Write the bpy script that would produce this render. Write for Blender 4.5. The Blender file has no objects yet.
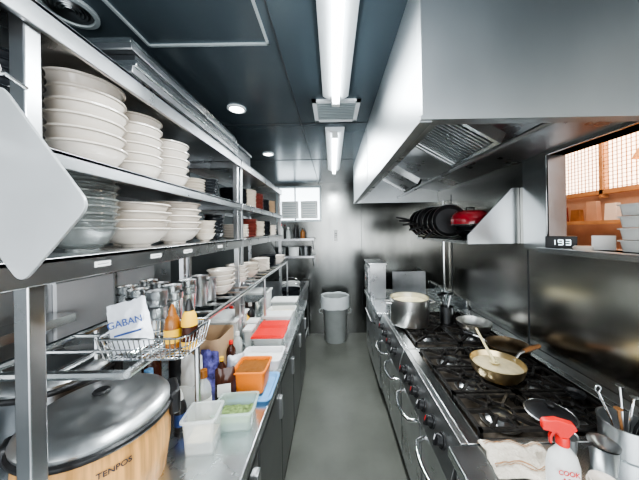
import bpy, bmesh, math, random
from mathutils import Vector, Matrix, noise
random.seed(4)
SC=bpy.context.scene
COL=SC.collection
pi=math.pi
try:
    SC.view_settings.view_transform='AgX'
    SC.view_settings.look='AgX - Medium High Contrast'
except Exception: pass
SC.view_settings.exposure=0.82

# ---------------------------------------------------------------- materials
def mat(name,col,rough=0.5,metal=0.0,var=0.08,scale=8,stretch=(1,1,1),bump=0.0,bscale=None,emit=0,trans=0.0,alpha=1.0,rvar=0.0,coat=0.0,ior=1.45,ecol=None):
    m=bpy.data.materials.new(name); m.use_nodes=True
    nt=m.node_tree; b=nt.nodes['Principled BSDF']
    tc=nt.nodes.new('ShaderNodeTexCoord'); mp=nt.nodes.new('ShaderNodeMapping')
    mp.inputs['Scale'].default_value=stretch
    nt.links.new(tc.outputs['Object'],mp.inputs['Vector'])
    nz=nt.nodes.new('ShaderNodeTexNoise'); nz.inputs['Scale'].default_value=scale; nz.inputs['Detail'].default_value=4
    nt.links.new(mp.outputs['Vector'],nz.inputs['Vector'])
    rp=nt.nodes.new('ShaderNodeValToRGB')
    c0=[max(0,c*(1-var)) for c in col[:3]]+[1]; c1=[min(1,c*(1+var)) for c in col[:3]]+[1]
    rp.color_ramp.elements[0].color=c0; rp.color_ramp.elements[1].color=c1
    rp.color_ramp.elements[0].position=.3; rp.color_ramp.elements[1].position=.7
    nt.links.new(nz.outputs['Fac'],rp.inputs['Fac'])
    nt.links.new(rp.outputs['Color'],b.inputs['Base Color'])
    b.inputs['Roughness'].default_value=rough; b.inputs['Metallic'].default_value=metal
    b.inputs['IOR'].default_value=ior
    b.inputs['Transmission Weight'].default_value=trans
    b.inputs['Alpha'].default_value=alpha
    b.inputs['Coat Weight'].default_value=coat
    if rvar:
        mr=nt.nodes.new('ShaderNodeMapRange'); mr.inputs['To Min'].default_value=max(.02,rough-rvar); mr.inputs['To Max'].default_value=rough+rvar
        nt.links.new(nz.outputs['Fac'],mr.inputs['Value']); nt.links.new(mr.outputs['Result'],b.inputs['Roughness'])
    if bump:
        n2=nt.nodes.new('ShaderNodeTexNoise'); n2.inputs['Scale'].default_value=bscale or scale; n2.inputs['Detail'].default_value=2
        nt.links.new(mp.outputs['Vector'],n2.inputs['Vector'])
        bp=nt.nodes.new('ShaderNodeBump'); bp.inputs['Strength'].default_value=bump; bp.inputs['Distance'].default_value=.02
        nt.links.new(n2.outputs['Fac'],bp.inputs['Height']); nt.links.new(bp.outputs['Normal'],b.inputs['Normal'])
    if emit:
        b.inputs['Emission Color'].default_value=list(ecol or col[:3])+[1]; b.inputs['Emission Strength'].default_value=emit
    return m
M={}
M['steel']=mat('brushed_steel',(.54,.55,.56),.29,1,.14,5,(1,1,1),.03,6,rvar=.08)
M['steel_b']=mat('bright_steel',(.70,.72,.72),.22,1,.08,5,rvar=.06)
M['steel_top']=mat('worktop_steel',(.62,.65,.66),.26,1,.12,6,bump=.03,bscale=9,rvar=.1)
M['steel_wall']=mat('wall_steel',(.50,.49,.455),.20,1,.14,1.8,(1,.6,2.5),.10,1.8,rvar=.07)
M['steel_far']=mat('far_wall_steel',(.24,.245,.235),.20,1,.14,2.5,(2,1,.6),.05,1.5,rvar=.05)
M['steel_hood']=mat('hood_steel',(.44,.46,.47),.32,1,.12,2.5,(1,3,.6),.06,2,rvar=.08)
M['steel_front']=mat('hood_front_steel',(.36,.38,.39),.40,1,.10,2.5,(1,.6,3),.04,2)
M['steel_dark']=mat('dark_steel',(.24,.25,.26),.30,1,.2,5,rvar=.08)
M['cab']=mat('dark_cabinet_steel',(.11,.115,.112),.30,.6,.15,4,bump=.03)
M['chrome']=mat('chrome',(.86,.87,.88),.08,1,.02)
M['alu']=mat('dull_aluminium',(.72,.72,.70),.30,1,.10,10,bump=.03)
M['lidst']=mat('cooker_lid_steel',(.66,.67,.67),.28,.97,.10,6,bump=.02)
M['brass']=mat('worn_brass_pan',(.60,.48,.28),.30,1,.25,12,bump=.03)
M['wornpan']=mat('worn_brown_pan',(.22,.16,.10),.35,1,.35,12,bump=.03)
M['iron']=mat('cast_iron',(.040,.037,.035),.36,.5,.5,25,bump=.15,bscale=60)
M['panblk']=mat('black_pan_coating',(.020,.020,.022),.42,.1,.3,12)
M['grease']=mat('greasy_enamel',(.20,.17,.14),.28,.8,.7,12,bump=.08)
M['black']=mat('black_plastic',(.015,.015,.016),.35,0,.2)
M['blackcer']=mat('black_ceramic',(.018,.020,.023),.18,0,.2)
M['ceramic']=mat('white_porcelain',(.76,.69,.61),.16,0,.03,coat=.3)
M['ceramic2']=mat('cream_porcelain',(.64,.57,.48),.2,0,.05)
M['glass']=mat('smoked_glass',(.28,.30,.29),.05,.2,.2,alpha=.55,coat=.8)
M['clear']=mat('clear_plastic',(.78,.82,.80),.12,0,.03,alpha=.34)
M['red']=mat('red_plastic',(.70,.02,.015),.35,0,.08)
M['redpot']=mat('red_enamel',(.34,.02,.03),.12,0,.1,coat=.5)
M['maroon']=mat('maroon_lacquer',(.17,.04,.03),.25,0,.2)
M['orange']=mat('orange_plastic',(.80,.21,.02),.4,0,.06)
M['blue']=mat('blue_plastic',(.16,.38,.68),.35,0,.08)
M['green']=mat('green_plastic',(.55,.68,.62),.2,0,.05,alpha=.40)
M['white']=mat('white_plastic',(.70,.71,.69),.4,0,.03)
M['board']=mat('cloudy_board',(.50,.52,.53),.28,.2,.10,6,bump=.03,alpha=.86)
M['paper']=mat('white_paper',(.76,.76,.74),.8,0,.04)
M['foam']=mat('foam_white',(.78,.78,.79),.6,0,.03)
M['wood']=mat('bamboo_wood',(.68,.36,.12),.35,0,.35,7,(9,9,.5))
M['woodh']=mat('wooden_handle',(.28,.13,.05),.5,0,.3,10)
M['card']=mat('cardboard',(.40,.27,.16),.8,0,.1,12)
M['brown']=mat('brown_sauce',(.24,.09,.02),.25,0,.2)
M['sauce']=mat('dark_sauce',(.05,.015,.008),.15,0,.3)
M['yellow']=mat('yellow_label',(.85,.50,.04),.5,0,.1)
M['purple']=mat('purple_film',(.13,.12,.36),.18,.2,.8,30,bump=.6,bscale=30)
M['bagblue']=mat('printed_blue_film',(.04,.08,.25),.3,0,.2,20)
M['silver']=mat('silver_film',(.72,.75,.80),.28,.3,.12,14,bump=.1)
M['soup']=mat('yellow_soup',(.78,.68,.40),.3,0,.12,30)
M['curry']=mat('pale_batter',(.70,.60,.38),.4,0,.15,30)
M['herb']=mat('green_food',(.20,.28,.10),.6,0,.6,60,bump=.5,bscale=70)
M['rice']=mat('cream_food',(.72,.64,.46),.6,0,.2,60,bump=.4,bscale=60)
M['towel']=mat('off_white_towel',(.68,.62,.53),.95,0,.16,14,bump=.5,bscale=140)
M['stripe']=mat('towel_brown_print',(.36,.20,.10),.95,0,.3,60)
M['binp']=mat('grey_bin_plastic',(.36,.38,.37),.5,0,.06)
M['liner']=mat('bin_liner_film',(.78,.82,.83),.3,0,.06,alpha=.85)
M['ceil']=mat('dark_ceiling',(.072,.096,.112),.22,.35,.12,1.5,bump=.01)
M['seam']=mat('seam',(.03,.035,.04),.5)
M['lwall']=mat('left_wall',(.13,.145,.15),.4,.4,.15,2)
M['trim']=mat('grey_trim',(.42,.47,.48),.4,.3,.05)
M['tube']=mat('fluorescent_glow',(1,1,1),.5,emit=12,ecol=(.88,.96,1))
M['fix']=mat('fixture_white',(.76,.80,.82),.4,0,.02)
M['down']=mat('downlight_glow',(1,1,1),.5,emit=14,ecol=(1,.97,.92))
M['sky']=mat('frosted_window_glow',(.85,.93,1),.5,emit=3.0,ecol=(.85,.94,1))
M['warmsky']=mat('warm_window_glow',(1,.8,.6),.5,emit=3.0,ecol=(1,.84,.66))
M['warmlamp']=mat('warm_lamp_glow',(1,.6,.2),.5,emit=7,ecol=(1,.55,.2))
M['warmwall']=mat('dining_wall',(.50,.32,.23),.7,0,.25,3)
M['lattice']=mat('lattice_wood',(.52,.28,.13),.5,0,.2,10)
M['digit']=mat('display_glow',(.8,.95,1),.5,emit=2.2,ecol=(.8,.95,1))
M['ink']=mat('black_ink',(.03,.03,.04),.6)
M['greyink']=mat('grey_ink',(.3,.3,.32),.6)
M['whiteink']=mat('white_ink',(.85,.85,.85),.6)
M['redink']=mat('red_ink',(.65,.03,.03),.6)
M['floor']=mat('sealed_concrete_floor',(.125,.129,.112),.32,0,.18,2.5,bump=.05,bscale=30,rvar=.10)

# ---------------------------------------------------------------- mesh builder
class MB:
    def __init__(s): s.bm=bmesh.new()
    def _t(s,vs,T):
        if T is not None: bmesh.ops.transform(s.bm,matrix=T,verts=vs)
    def box(s,x0,x1,y0,y1,z0,z1,T=None):
        r=bmesh.ops.create_cube(s.bm,size=1)['verts']
        bmesh.ops.transform(s.bm,matrix=Matrix.Translation(((x0+x1)/2,(y0+y1)/2,(z0+z1)/2))@Matrix.Diagonal((abs(x1-x0),abs(y1-y0),abs(z1-z0),1)),verts=r)
        s._t(r,T); return s
    def frust(s,c,r1,r2,h,seg=24,T=None):
        r=bmesh.ops.create_cone(s.bm,cap_ends=True,segments=seg,radius1=r1,radius2=r2,depth=h)['verts']
        bmesh.ops.transform(s.bm,matrix=Matrix.Translation(c)@Matrix.Translation((0,0,h/2)),verts=r)
        s._t(r,T); return s
    def lathe(s,prof,seg=32,c=(0,0,0),T=None,sx=1,sy=1):
        rings=[];allv=[]
        for (r,z) in prof:
            if r<1e-5:
                v=s.bm.verts.new((c[0],c[1],c[2]+z)); rings.append([v]); allv.append(v)
            else:
                ring=[s.bm.verts.new((c[0]+sx*r*math.cos(2*pi*i/seg),c[1]+sy*r*math.sin(2*pi*i/seg),c[2]+z)) for i in range(seg)]
                rings.append(ring); allv+=ring
        for a,b in zip(rings,rings[1:]):
            if len(a)==1 and len(b)==1: continue
            for i in range(seg):
                j=(i+1)%seg
                try:
                    if len(a)==1: s.bm.faces.new((a[0],b[j],b[i]))
                    elif len(b)==1: s.bm.faces.new((a[i],a[j],b[0]))
                    else: s.bm.faces.new((a[i],a[j],b[j],b[i]))
                except ValueError: pass
        s._t(allv,T); return s
    def tube(s,pts,r,seg=8,closed=False,T=None):
        pts=[Vector(p) for p in pts]; n=len(pts); rings=[]; allv=[]
        up=None
        for i,p in enumerate(pts):
            a=pts[i-1] if (i>0 or closed) else p
            b=pts[(i+1)%n] if (i<n-1 or closed) else p
            d=(b-a).normalized()
            if up is None:
                up=Vector((0,0,1)) if abs(d.z)<.9 else Vector((1,0,0))
            u=(up-d*up.dot(d))
            if u.length<1e-4: u=d.orthogonal()
            u.normalize(); v=d.cross(u); up=u
            rr=r[i] if isinstance(r,(list,tuple)) else r
            ring=[s.bm.verts.new(p+u*rr*math.cos(2*pi*k/seg)+v*rr*math.sin(2*pi*k/seg)) for k in range(seg)]
            rings.append(ring); allv+=ring
        m=n if closed else n-1
        for i in range(m):
            a=rings[i];b=rings[(i+1)%n]
            for k in range(seg):
                j=(k+1)%seg
                s.bm.faces.new((a[k],a[j],b[j],b[k]))
        if not closed:
            s.bm.faces.new(rings[0][::-1]); s.bm.faces.new(rings[-1])
        s._t(allv,T); return s
    def prism(s,pts,axis,a,b,T=None):
        def mk(p,t):
            if axis=='y': return (p[0],t,p[1])
            if axis=='x': return (t,p[0],p[1])
            return (p[0],p[1],t)
        A=[s.bm.verts.new(mk(p,a)) for p in pts]; B=[s.bm.verts.new(mk(p,b)) for p in pts]
        s.bm.faces.new(A); s.bm.faces.new(B[::-1])
        n=len(pts)
        for i in range(n):
            j=(i+1)%n; s.bm.faces.new((A[i],B[i],B[j],A[j]))
        s._t(A+B,T); return s
    def done(s,name,m,parent=None,loc=(0,0,0),rot=(0,0,0),label=None,cat=None,group=None,bevel=0,kind=None):
        bmesh.ops.recalc_face_normals(s.bm,faces=s.bm.faces)
        me=bpy.data.meshes.new(name); s.bm.to_mesh(me); s.bm.free()
        for p in me.polygons: p.use_smooth=True
        me.set_sharp_from_angle(angle=0.7)
        me.materials.append(M[m] if isinstance(m,str) else m)
        o=bpy.data.objects.new(name,me); COL.objects.link(o)
        o.location=loc; o.rotation_euler=rot
        if parent: o.parent=parent
        if label: o['label']=label
        if cat and not parent: o['category']=cat
        if group: o['group']=group
        if kind: o['kind']=kind
        if bevel:
            md=o.modifiers.new('bevel','BEVEL'); md.width=bevel; md.segments=2; md.limit_method='ANGLE'; md.angle_limit=.7
        return o
def thing(name,label,cat,loc=(0,0,0),rz=0,group=None,rot=None):
    e=bpy.data.objects.new(name,None); e.empty_display_size=.05; COL.objects.link(e)
    e.location=loc; e.rotation_euler=rot or (0,0,rz)
    e['label']=label; e['category']=cat
    if group: e['group']=group
    return e
def dup(o,loc=None,rz=None,label=None,parent=None):
    c=o.copy(); COL.objects.link(c)
    if parent: c.parent=parent
    if loc is not None: c.location=loc
    if rz is not None: c.rotation_euler[2]=rz
    if label: c['label']=label
    for ch in list(o.children):
        if ch is c: continue
        dup(ch,parent=c)
    return c
def text(body,size,m,parent,loc,rot,name='lettering',ext=.0004,wrap=0):
    cu=bpy.data.curves.new('t','FONT'); cu.body=body; cu.size=size; cu.extrude=ext; cu.align_x='CENTER'; cu.align_y='CENTER'; cu.offset=size*.012
    t=bpy.data.objects.new('t',cu); COL.objects.link(t)
    bpy.context.view_layer.update()
    dg=bpy.context.evaluated_depsgraph_get()
    me=bpy.data.meshes.new_from_object(t.evaluated_get(dg)); bpy.data.objects.remove(t)
    if wrap:
        for v in me.vertices:
            a=v.co.x/wrap; r=wrap+v.co.z
            v.co.x=r*math.sin(a); v.co.z=r*math.cos(a)-wrap
    me.materials.clear(); me.materials.append(M[m])
    o=bpy.data.objects.new(name,me); COL.objects.link(o); o.parent=parent; o.location=loc; o.rotation_euler=rot
    return o
def struct(b,name,m,bevel=0): return b.done(name,m,kind='structure',bevel=bevel)

# ---------------------------------------------------------------- room
LX=-1.45; RX=1.25; FY=4.0; CZ=2.40; Y0=-1.3
struct(MB().box(LX-.1,RX+.1,Y0,FY+.1,-.1,0),'floor','floor')
struct(MB().box(LX-.1,RX+.1,Y0,FY+.1,CZ,CZ+.1),'ceiling','ceil')
struct(MB().box(LX-.1,LX,Y0,FY,0,CZ),'wall_left','lwall')
WY0,WY1,WZ0,WZ1=.35,1.44,1.53,2.06
struct(MB().box(RX,RX+.1,Y0,FY,0,WZ0).box(RX,RX+.1,Y0,FY,WZ1,CZ).box(RX,RX+.1,Y0,WY0,WZ0,WZ1).box(RX,RX+.1,WY1,FY,WZ0,WZ1),'wall_right','steel_wall')
fx0,fx1,fz0,fz1=-.86,-.20,1.82,2.33
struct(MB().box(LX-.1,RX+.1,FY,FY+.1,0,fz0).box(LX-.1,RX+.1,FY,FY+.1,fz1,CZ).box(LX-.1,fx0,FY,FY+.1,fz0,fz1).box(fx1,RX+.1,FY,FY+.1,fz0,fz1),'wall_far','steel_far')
struct(MB().box(fx0,fx1,FY+.06,FY+.08,fz0,fz1),'window_1','sky')
struct(MB().box(fx0-.03,fx1+.03,FY-.02,FY,fz1,fz1+.03).box(fx0-.03,fx1+.03,FY-.02,FY,fz0-.03,fz0).box(fx0-.03,fx0,FY-.02,FY,fz0,fz1).box(fx1,fx1+.03,FY-.02,FY,fz0,fz1).box(-.60,-.58,FY-.01,FY+.05,fz0,fz1),'trim_1','trim')
struct(MB().box(.46,.464,FY-.003,FY,0,CZ),'trim_2','seam')
struct(MB().box(RX-.004,RX,2.62,2.626,.9,2.0).box(RX-.004,RX,1.60,1.605,.9,1.5),'trim_3','seam')
fr=MB()
fr.box(RX-.015,RX+.101,WY1,WY1+.015,WZ0-.02,WZ1+.02)
fr.box(RX-.015,RX+.0,WY1,WY1+.18,WZ0-.02,WZ1+.02)
fr.box(RX-.015,RX+.101,WY0,WY1+.18,WZ1,WZ1+.05)
fr.box(RX-.06,RX+.2,WY0-.05,WY1+.02,WZ0-.03,WZ0)
struct(fr,'trim_4','steel_b',.003)
b=MB()
for yy in (1.75,2.65): b.box(LX,RX,yy,yy+.006,CZ-.003,CZ)
b.box(-.21,-.204,Y0,FY,CZ-.003,CZ)
struct(b,'trim_5','seam')
b=MB(); hx0,hx1,hy0,hy1=-.72,-.24,.50,1.0
b.box(hx0,hx1,hy1-.009,hy1,CZ-.008,CZ).box(hx0,hx1,hy0,hy0+.009,CZ-.008,CZ).box(hx0,hx0+.009,hy0,hy1,CZ-.008,CZ).box(hx1-.009,hx1,hy0,hy1,CZ-.008,CZ)
struct(b,'trim_6','trim')
struct(MB().box(LX+.001,LX+.02,.1,2.2,.95,1.50),'trim_7','steel')

# dining room beyond the pass-through
DX=2.5
struct(MB().box(RX+.1,DX,-.2,3.8,.9,1.0),'floor_dining','warmwall')
struct(MB().box(RX+.1,DX,-.2,3.8,2.7,2.8),'ceiling_dining','warmwall')
struct(MB().box(DX,DX+.1,-.2,3.8,.9,2.8),'wall_dining','warmwall')
struct(MB().box(RX+.1,DX,3.8,3.9,.9,2.8),'wall_dining_far','warmwall')
struct(MB().box(DX-.02,DX-.01,1.75,2.75,1.98,2.60).box(DX-.02,DX-.01,1.3,1.65,1.7,2.60),'window_2','warmsky')
b=MB()
for i in range(30):
    y=1.76+i*.034; b.box(DX-.06,DX-.054,y,y+.005,1.96,2.6)
for i in range(18):
    z=1.98+i*.034; b.box(DX-.065,DX-.06,1.75,2.76,z,z+.005)
b.box(DX-.075,DX-.021,1.70,1.755,1.0,2.68).box(DX-.075,DX-.021,2.75,2.80,1.0,2.68).box(DX-.075,DX-.021,1.70,2.80,1.93,1.97).box(DX-.075,DX-.021,2.24,2.27,1.9,2.68)
b.done('lattice_screen','lattice',label='orange wooden lattice screen in front of the dining window',cat='screen')
b=MB(); b.box(DX-.35,DX-.08,1.3,2.84,1.66,1.69); b.box(DX-.35,DX-.08,1.34,1.37,1.0,1.66).box(DX-.35,DX-.08,2.78,2.81,1.0,1.66)
b.done('counter_shelf','lattice',label='orange-brown wooden counter shelf in the dining room',cat='shelf')
cols=[('card','tan'),('paper','white'),('card','tan'),('woodh','dark brown'),('paper','white'),('warmwall','terracotta'),('woodh','dark brown'),('maroon','maroon'),('card','tan')]
for i,(cn,cl) in enumerate(cols):
    y=1.45+i*.15
    MB().prism([(-.05,0),(.05,0),(.04,.11+.03*(i%3)),(-.04,.11+.03*(i%3))],'x',-.02,.02).done('menu_card',cn,loc=(DX-.2,y,1.69),label='%s folded menu card on the dining shelf'%cl,cat='menu',group='menu cards on the dining shelf',bevel=.002)
for (x,y,z) in ((2.0,2.25,2.16),(2.1,1.65,2.10)):
    t=thing('pendant_lamp','small warm glass pendant lamp in the dining room','lamp',(x,y,z),group='dining pendant lamps')
    MB().lathe([(0.001,.10),(.03,.10),(.07,.02),(.075,0),(.07,0),(.03,.09)],24).done('lamp_shade','lattice',t)
    MB().lathe([(0,-.03),(.025,-.02),(.035,.01),(.025,.045),(0,.06)],20).done('bulb','warmlamp',t)
    MB().tube([(0,0,.09),(0,0,2.7-z)],.004).done('cord','black',t)

# ---------------------------------------------------------------- ceiling fittings
def fluor(y0,y1,lab):
    t=thing('fluorescent_light',lab,'light',(.03,(y0+y1)/2,CZ),group='ceiling fluorescent lights')
    L=(y1-y0)/2
    MB().prism([(-.070,0),(-.070,-.012),(-.04,-.03),(.04,-.03),(.070,-.012),(.070,0)],'y',-L,L).done('housing','fix',t)
    MB().tube([(0,-L+.03,-.05),(0,L-.03,-.05)],.019,14).done('tube','tube',t)
    for a in (-L,L-.03): MB().box(-.022,.022,a,a+.03,-.073,-.028).done('end_socket','white',t,bevel=.003)
fluor(.14,1.38,'long white ceiling fluorescent light, switched on')
fluor(1.82,3.06,'long white ceiling fluorescent light near the far wall')
t=thing('ceiling_vent','square grey louvred air vent in the ceiling','vent',(.035,1.57,CZ))
b=MB()
for s_ in (-1,1):
    b.box(min(s_*.14,s_*.115),max(s_*.14,s_*.115),-.14,.14,-.012,0); b.box(-.14,.14,min(s_*.14,s_*.115),max(s_*.14,s_*.115),-.012,0)
b.done('frame','fix',t)
b=MB()
for i in range(11):
    y=-.105+i*.021; b.box(-.115,.115,y-.006,y+.006,-.009,-.006,Matrix.Translation((0,y,-.008))@Matrix.Rotation(.6,4,'X')@Matrix.Translation((0,-y,.008)))
b.box(-.115,.115,-.115,.115,-.003,-.001)
b.done('louvre','trim',t)
def downl(x,y,z=CZ):
    t=thing('downlight','round recessed ceiling downlight, lit','light',(x,y,z),group='ceiling downlights')
    MB().lathe([(.055,0),(.055,-.008),(.042,-.010),(.040,0)],28).done('rim','fix',t)
    MB().lathe([(0,-.004),(.040,-.004)],28).done('lens','down',t)
downl(-.57,1.52); downl(-.61,2.42)
t=thing('ceiling_speaker','round grey ceiling speaker with ringed grille','speaker',(-.86,.83,CZ))
MB().lathe([(.075,0),(.075,-.01),(.062,-.012),(.060,0)],32).done('rim','trim',t)
b=MB()
for r in (.01,.02,.03,.04,.05): b.lathe([(r,-.004),(r+.005,-.008),(r+.007,-.004)],28)
b.lathe([(0,-.003),(.06,-.003)],28); b.done('grille','steel_dark',t)

# ---------------------------------------------------------------- exhaust hood
HX=.26; HY0=.72; HY1=2.95; HZ=1.96
t=thing('exhaust_hood','large stainless steel exhaust hood above the ranges','exhaust hood',(0,0,HZ))
MB().box(HX,HX+.012,HY0,HY1,0,CZ-HZ-.001).box(HX-.006,HX+.03,HY0-.004,HY1,-.006,.012).box(HX-.003,HX,1.80,1.806,.012,CZ-HZ-.002).done('front_panel','steel_front',t)
MB().box(HX,RX-.003,HY0-.012,HY0,0,CZ-HZ-.001).box(HX-.006,RX-.003,HY0-.018,HY0+.02,-.004,.008).done('end_panel','steel_hood',t)
MB().box(HX,RX-.003,HY1,HY1+.012,0,CZ-HZ-.001).done('end_panel','steel_hood',t)
MB().prism([(.50,.27),(RX-.003,.12),(RX-.003,.14),(.50,.30)],'y',HY0,HY1).prism([(.275,.02),(.34,.02),(.34,.03),(.275,.03)],'y',HY0,HY1).done('inner_baffle','steel',t)
MB().box(.36,.50,HY0,HY1,.27,.285).done('inner_panel','steel_hood',t)
def hfilter(y0,y1):
    T=Matrix.Translation((.44,0,.24))@Matrix.Rotation(.52,4,'Y')
    b=MB(); L=.34
    b.box(0,L,y0,y0+.02,-.03,.02,T).box(0,L,y1-.02,y1,-.03,.02,T).box(0,.02,y0,y1,-.03,.02,T).box(L-.02,L,y0,y1,-.03,.02,T)
    b.done('filter_frame','steel_b',t)
    b=MB()
    n=int((y1-y0-.04)/.025)
    for i in range(n):
        y=y0+.025+i*.025; b.box(.02,L-.02,y,y+.013,-.02,-.008,T)
    b.box(.02,L-.02,y0+.02,y1-.02,.0,.004,T)
    b.done('filter_louvre','steel',t)
for y in (1.06,2.05): hfilter(y,y+.42)
MB().tube([(.78,HY0+.02,.06),(.78,HY1-.02,.06)],.012).done('grease_gutter','steel',t)

# ---------------------------------------------------------------- left bench
BZ=.87; BXF=-.30
MB().box(LX,BXF,.15,2.80,BZ-.035,BZ).box(BXF-.02,BXF,.15,2.80,BZ-.05,BZ-.034).done('worktop','steel_top',label='long stainless steel worktop along the aisle, crowded with containers',cat='worktop',bevel=.004)
def cabinet(y0,y1,nd,lab):
    t=thing('undercounter_fridge',lab,'fridge',(-.33,(y0+y1)/2,0),group='undercounter fridges')
    L=(y1-y0)/2-.003
    MB().box(-.95,-.02,-L,L,.10,BZ-.038).box(-.9,-.06,-L+.02,L-.02,.0,.10).done('body','cab',t)
    w=2*L/nd
    for i in range(nd):
        a=-L+i*w+.006; c=a+w-.012
        d=MB().box(-.019,.006,a,c,.12,BZ-.13).done('door','cab',t,bevel=.005)
        MB().box(.0,.022,c-.06,c-.02,BZ-.30,BZ-.18).done('handle','steel',d,bevel=.004)
    MB().box(-.019,.004,-L,L,BZ-.12,BZ-.04).done('control_strip','steel_dark',t)
cabinet(.2,1.05,1,'dark steel undercounter fridge beneath the worktop')
cabinet(1.05,1.95,2,'dark steel two-door undercounter fridge beneath the worktop')
cabinet(1.95,2.80,2,'dark steel two-door undercounter fridge beside the sink')

# sink unit at the end
t=thing('sink_unit','stainless steel sink unit on tube legs near the far wall','sink',(0,0,0))
b=MB(); b.box(-1.2,-.38,2.86,2.9,.80,.86).box(-1.2,-.38,3.9,3.94,.80,.86).box(-1.2,-1.16,2.9,3.9,.80,.86).box(-.42,-.38,2.9,3.9,.80,.86)
b.box(-1.16,-.42,2.9,3.9,.58,.60).box(-1.17,-1.155,2.9,3.9,.6,.8).box(-.425,-.41,2.9,3.9,.6,.8).box(-1.16,-.42,2.895,2.905,.6,.8).box(-1.16,-.42,3.895,3.905,.6,.8)
b.done('basin','steel',t)
for x in (-1.17,-.41):
    for y in (2.89,3.91): MB().tube([(x,y,0),(x,y,.8)],.018).done('leg','steel',t)
MB().tube([(-.41,2.89,.15),(-.41,3.91,.15)],.012).done('stretcher','steel',t)
MB().tube([(-1.1,3.4,.86),(-1.1,3.4,1.12),(-1.07,3.4,1.17),(-.95,3.4,1.18),(-.86,3.4,1.15),(-.85,3.4,1.10)],.012).done('tap','chrome',t)
MB().box(-1.2,-1.18,2.86,3.94,.86,1.15).done('splashback','steel',t)
t=thing('wall_rack','steel wall rack on the far wall below the window','rack',(0,0,0))
for z in (1.50,1.24):
    MB().box(-.95,-.28,3.72,3.985,z,z+.015).box(-.95,-.28,3.72,3.73,z+.015,z+.03).done('shelf','steel',t)
    for x in (-.93,-.31): MB().prism([(3.75,z),(3.985,z),(3.985,z-.16)],'x',x,x+.01).done('bracket','steel',t)
def simplebottle(x,y,z,h,r,m,cap,lab,name='bottle',g=None):
    t=thing(name,lab,'bottle',(x,y,z),group=g)
    MB().lathe([(0,0),(r*.95,0),(r,.01),(r,h*.62),(r*.85,h*.70),(r*.38,h*.82),(r*.38,h*.9),(0,h*.9)],20).done('body',m,t)
    MB().lathe([(0,h),(r*.42,h),(r*.45,h*.88),(0,h*.88)],16).done('cap',cap,t)
    return t
for i,(x,mm,cp,hh) in enumerate(((-.88,'black','white',.2),(-.79,'white','red',.24),(-.68,'clear','white',.19),(-.57,'black','black',.23),(-.46,'brown','black',.17))):
    simplebottle(x,3.84,1.515,hh,.035,mm,cp,'detergent bottle on the wall rack, %s'%['black','white','clear','dark','brown'][i],g='bottles on the wall rack')
for i,(x,m_) in enumerate(((-.80,'steel_b'),(-.60,'white'),(-.42,'steel_dark'))):
    MB().lathe([(0,.004),(.07,.004),(.07,0),(.075,0),(.085,.14),(.09,.144),(.083,.14),(.07,.01),(0,.01)],24).done('mixing_bowl',m_,loc=(x,3.85,1.255),label='%s tub on the lower wall rack'%('bright steel','white plastic','dark steel')[i],cat='tub',group='tubs on the wall rack')
for i,(x) in enumerate((-.66,-.36)):
    t=thing('extract_fan_box','pale grey square extractor fan box on the window','fan',(x,3.93,1.84),group='extractor fan boxes')
    MB().box(-.13,.13,-.04,.05,0,.27).done('casing','white',t,bevel=.008)
    b=MB()
    for k in range(6): b.box(-.10,.10,-.048,-.039,.03+k*.038,.045+k*.038)
    b.done('louvre','trim',t)
for i,(x,y,m_) in enumerate(((-.56,3.22,'blackcer'),(-.62,3.6,'white'))):
    t=thing('bucket','%s plastic bucket standing in the sink'%('black' if i==0 else 'white'),'bucket',(x,y,.60))
    MB().lathe([(0,0),(.10,0),(.13,.30),(.138,.305),(.128,.30),(.098,.006),(0,.006)],28).done('body',m_,t)
    MB().tube([(.135*math.cos(a*pi/8),0,.29+.09*math.sin(a*pi/8)) for a in range(9)],.003).done('handle','chrome',t)
t=MB().box(-.055,.0,-.002,.002,-.09,.09).done('wall_notice','paper',loc=(.08,FY-.004,1.56),label='small white paper notice on the steel wall',cat='notice')
MB().box(-.045,-.01,-.003,-.0022,.03,.04).box(-.045,-.01,-.003,-.0022,.0,.008).box(-.045,-.02,-.003,-.0022,-.03,-.022).done('printed_line','ink',t)

t=thing('trash_bin','grey plastic trash bin with clear liner on the floor','trash bin',(.02,3.74,0))
MB().lathe([(0,0),(.15,0),(.155,.01),(.195,.62),(.205,.63),(.205,.66),(.19,.66),(.185,.62),(.145,.02),(0,.02)],32,sx=1,sy=.85).done('body','binp',t)
b=MB()
b.lathe([(.150,.30),(.188,.60),(.203,.675),(.216,.680),(.217,.60),(.214,.50)],36,sx=1,sy=.85)
for v in b.bm.verts:
    n=noise.noise(v.co*14)*.012; v.co.x+=n; v.co.z+=n*1.5
b.done('liner','liner',t)
for s_ in (-1,1): MB().tube([(s_*.207,0,.48),(s_*.235,0,.46),(s_*.235,0,.42),(s_*.185,0,.40)],.008).done('handle','binp',t)

# ---------------------------------------------------------------- left shelf units
SF=-.62; SB=-1.02
def shelfunit(y0,y1,yd0,lab,posts):
    t=thing('shelf_rack',lab,'shelf rack',(0,0,BZ),group='stainless shelf racks')
    for y in posts:
        for x in (SF-.018,SB+.018):
            MB().box(x-.016,x+.016,y-.016,y+.016,0,2.14-BZ).box(x-.024,x+.024,y-.024,y+.024,0,.012).done('post','steel',t,bevel=.003)
    for (z,h) in ((1.60,.055),(1.84,.04),(2.14,.055)):
        z-=BZ; a=yd0 if z<1 else y0
        MB().box(SB,SF+.012,a,y1,z-.012,z).box(SF,SF+.012,a,y1,z-h,z-.001).box(SB,SB+.01,a,y1,z-h,z+.0).box(SB,SF,a,a+.01,z-h,z-.001).done('shelf_deck','steel',t,bevel=.002)
    return t
sh1=shelfunit(.455,1.69,.36,'open stainless shelf rack loaded with stacked bowls',(.525,1.665))
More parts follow.
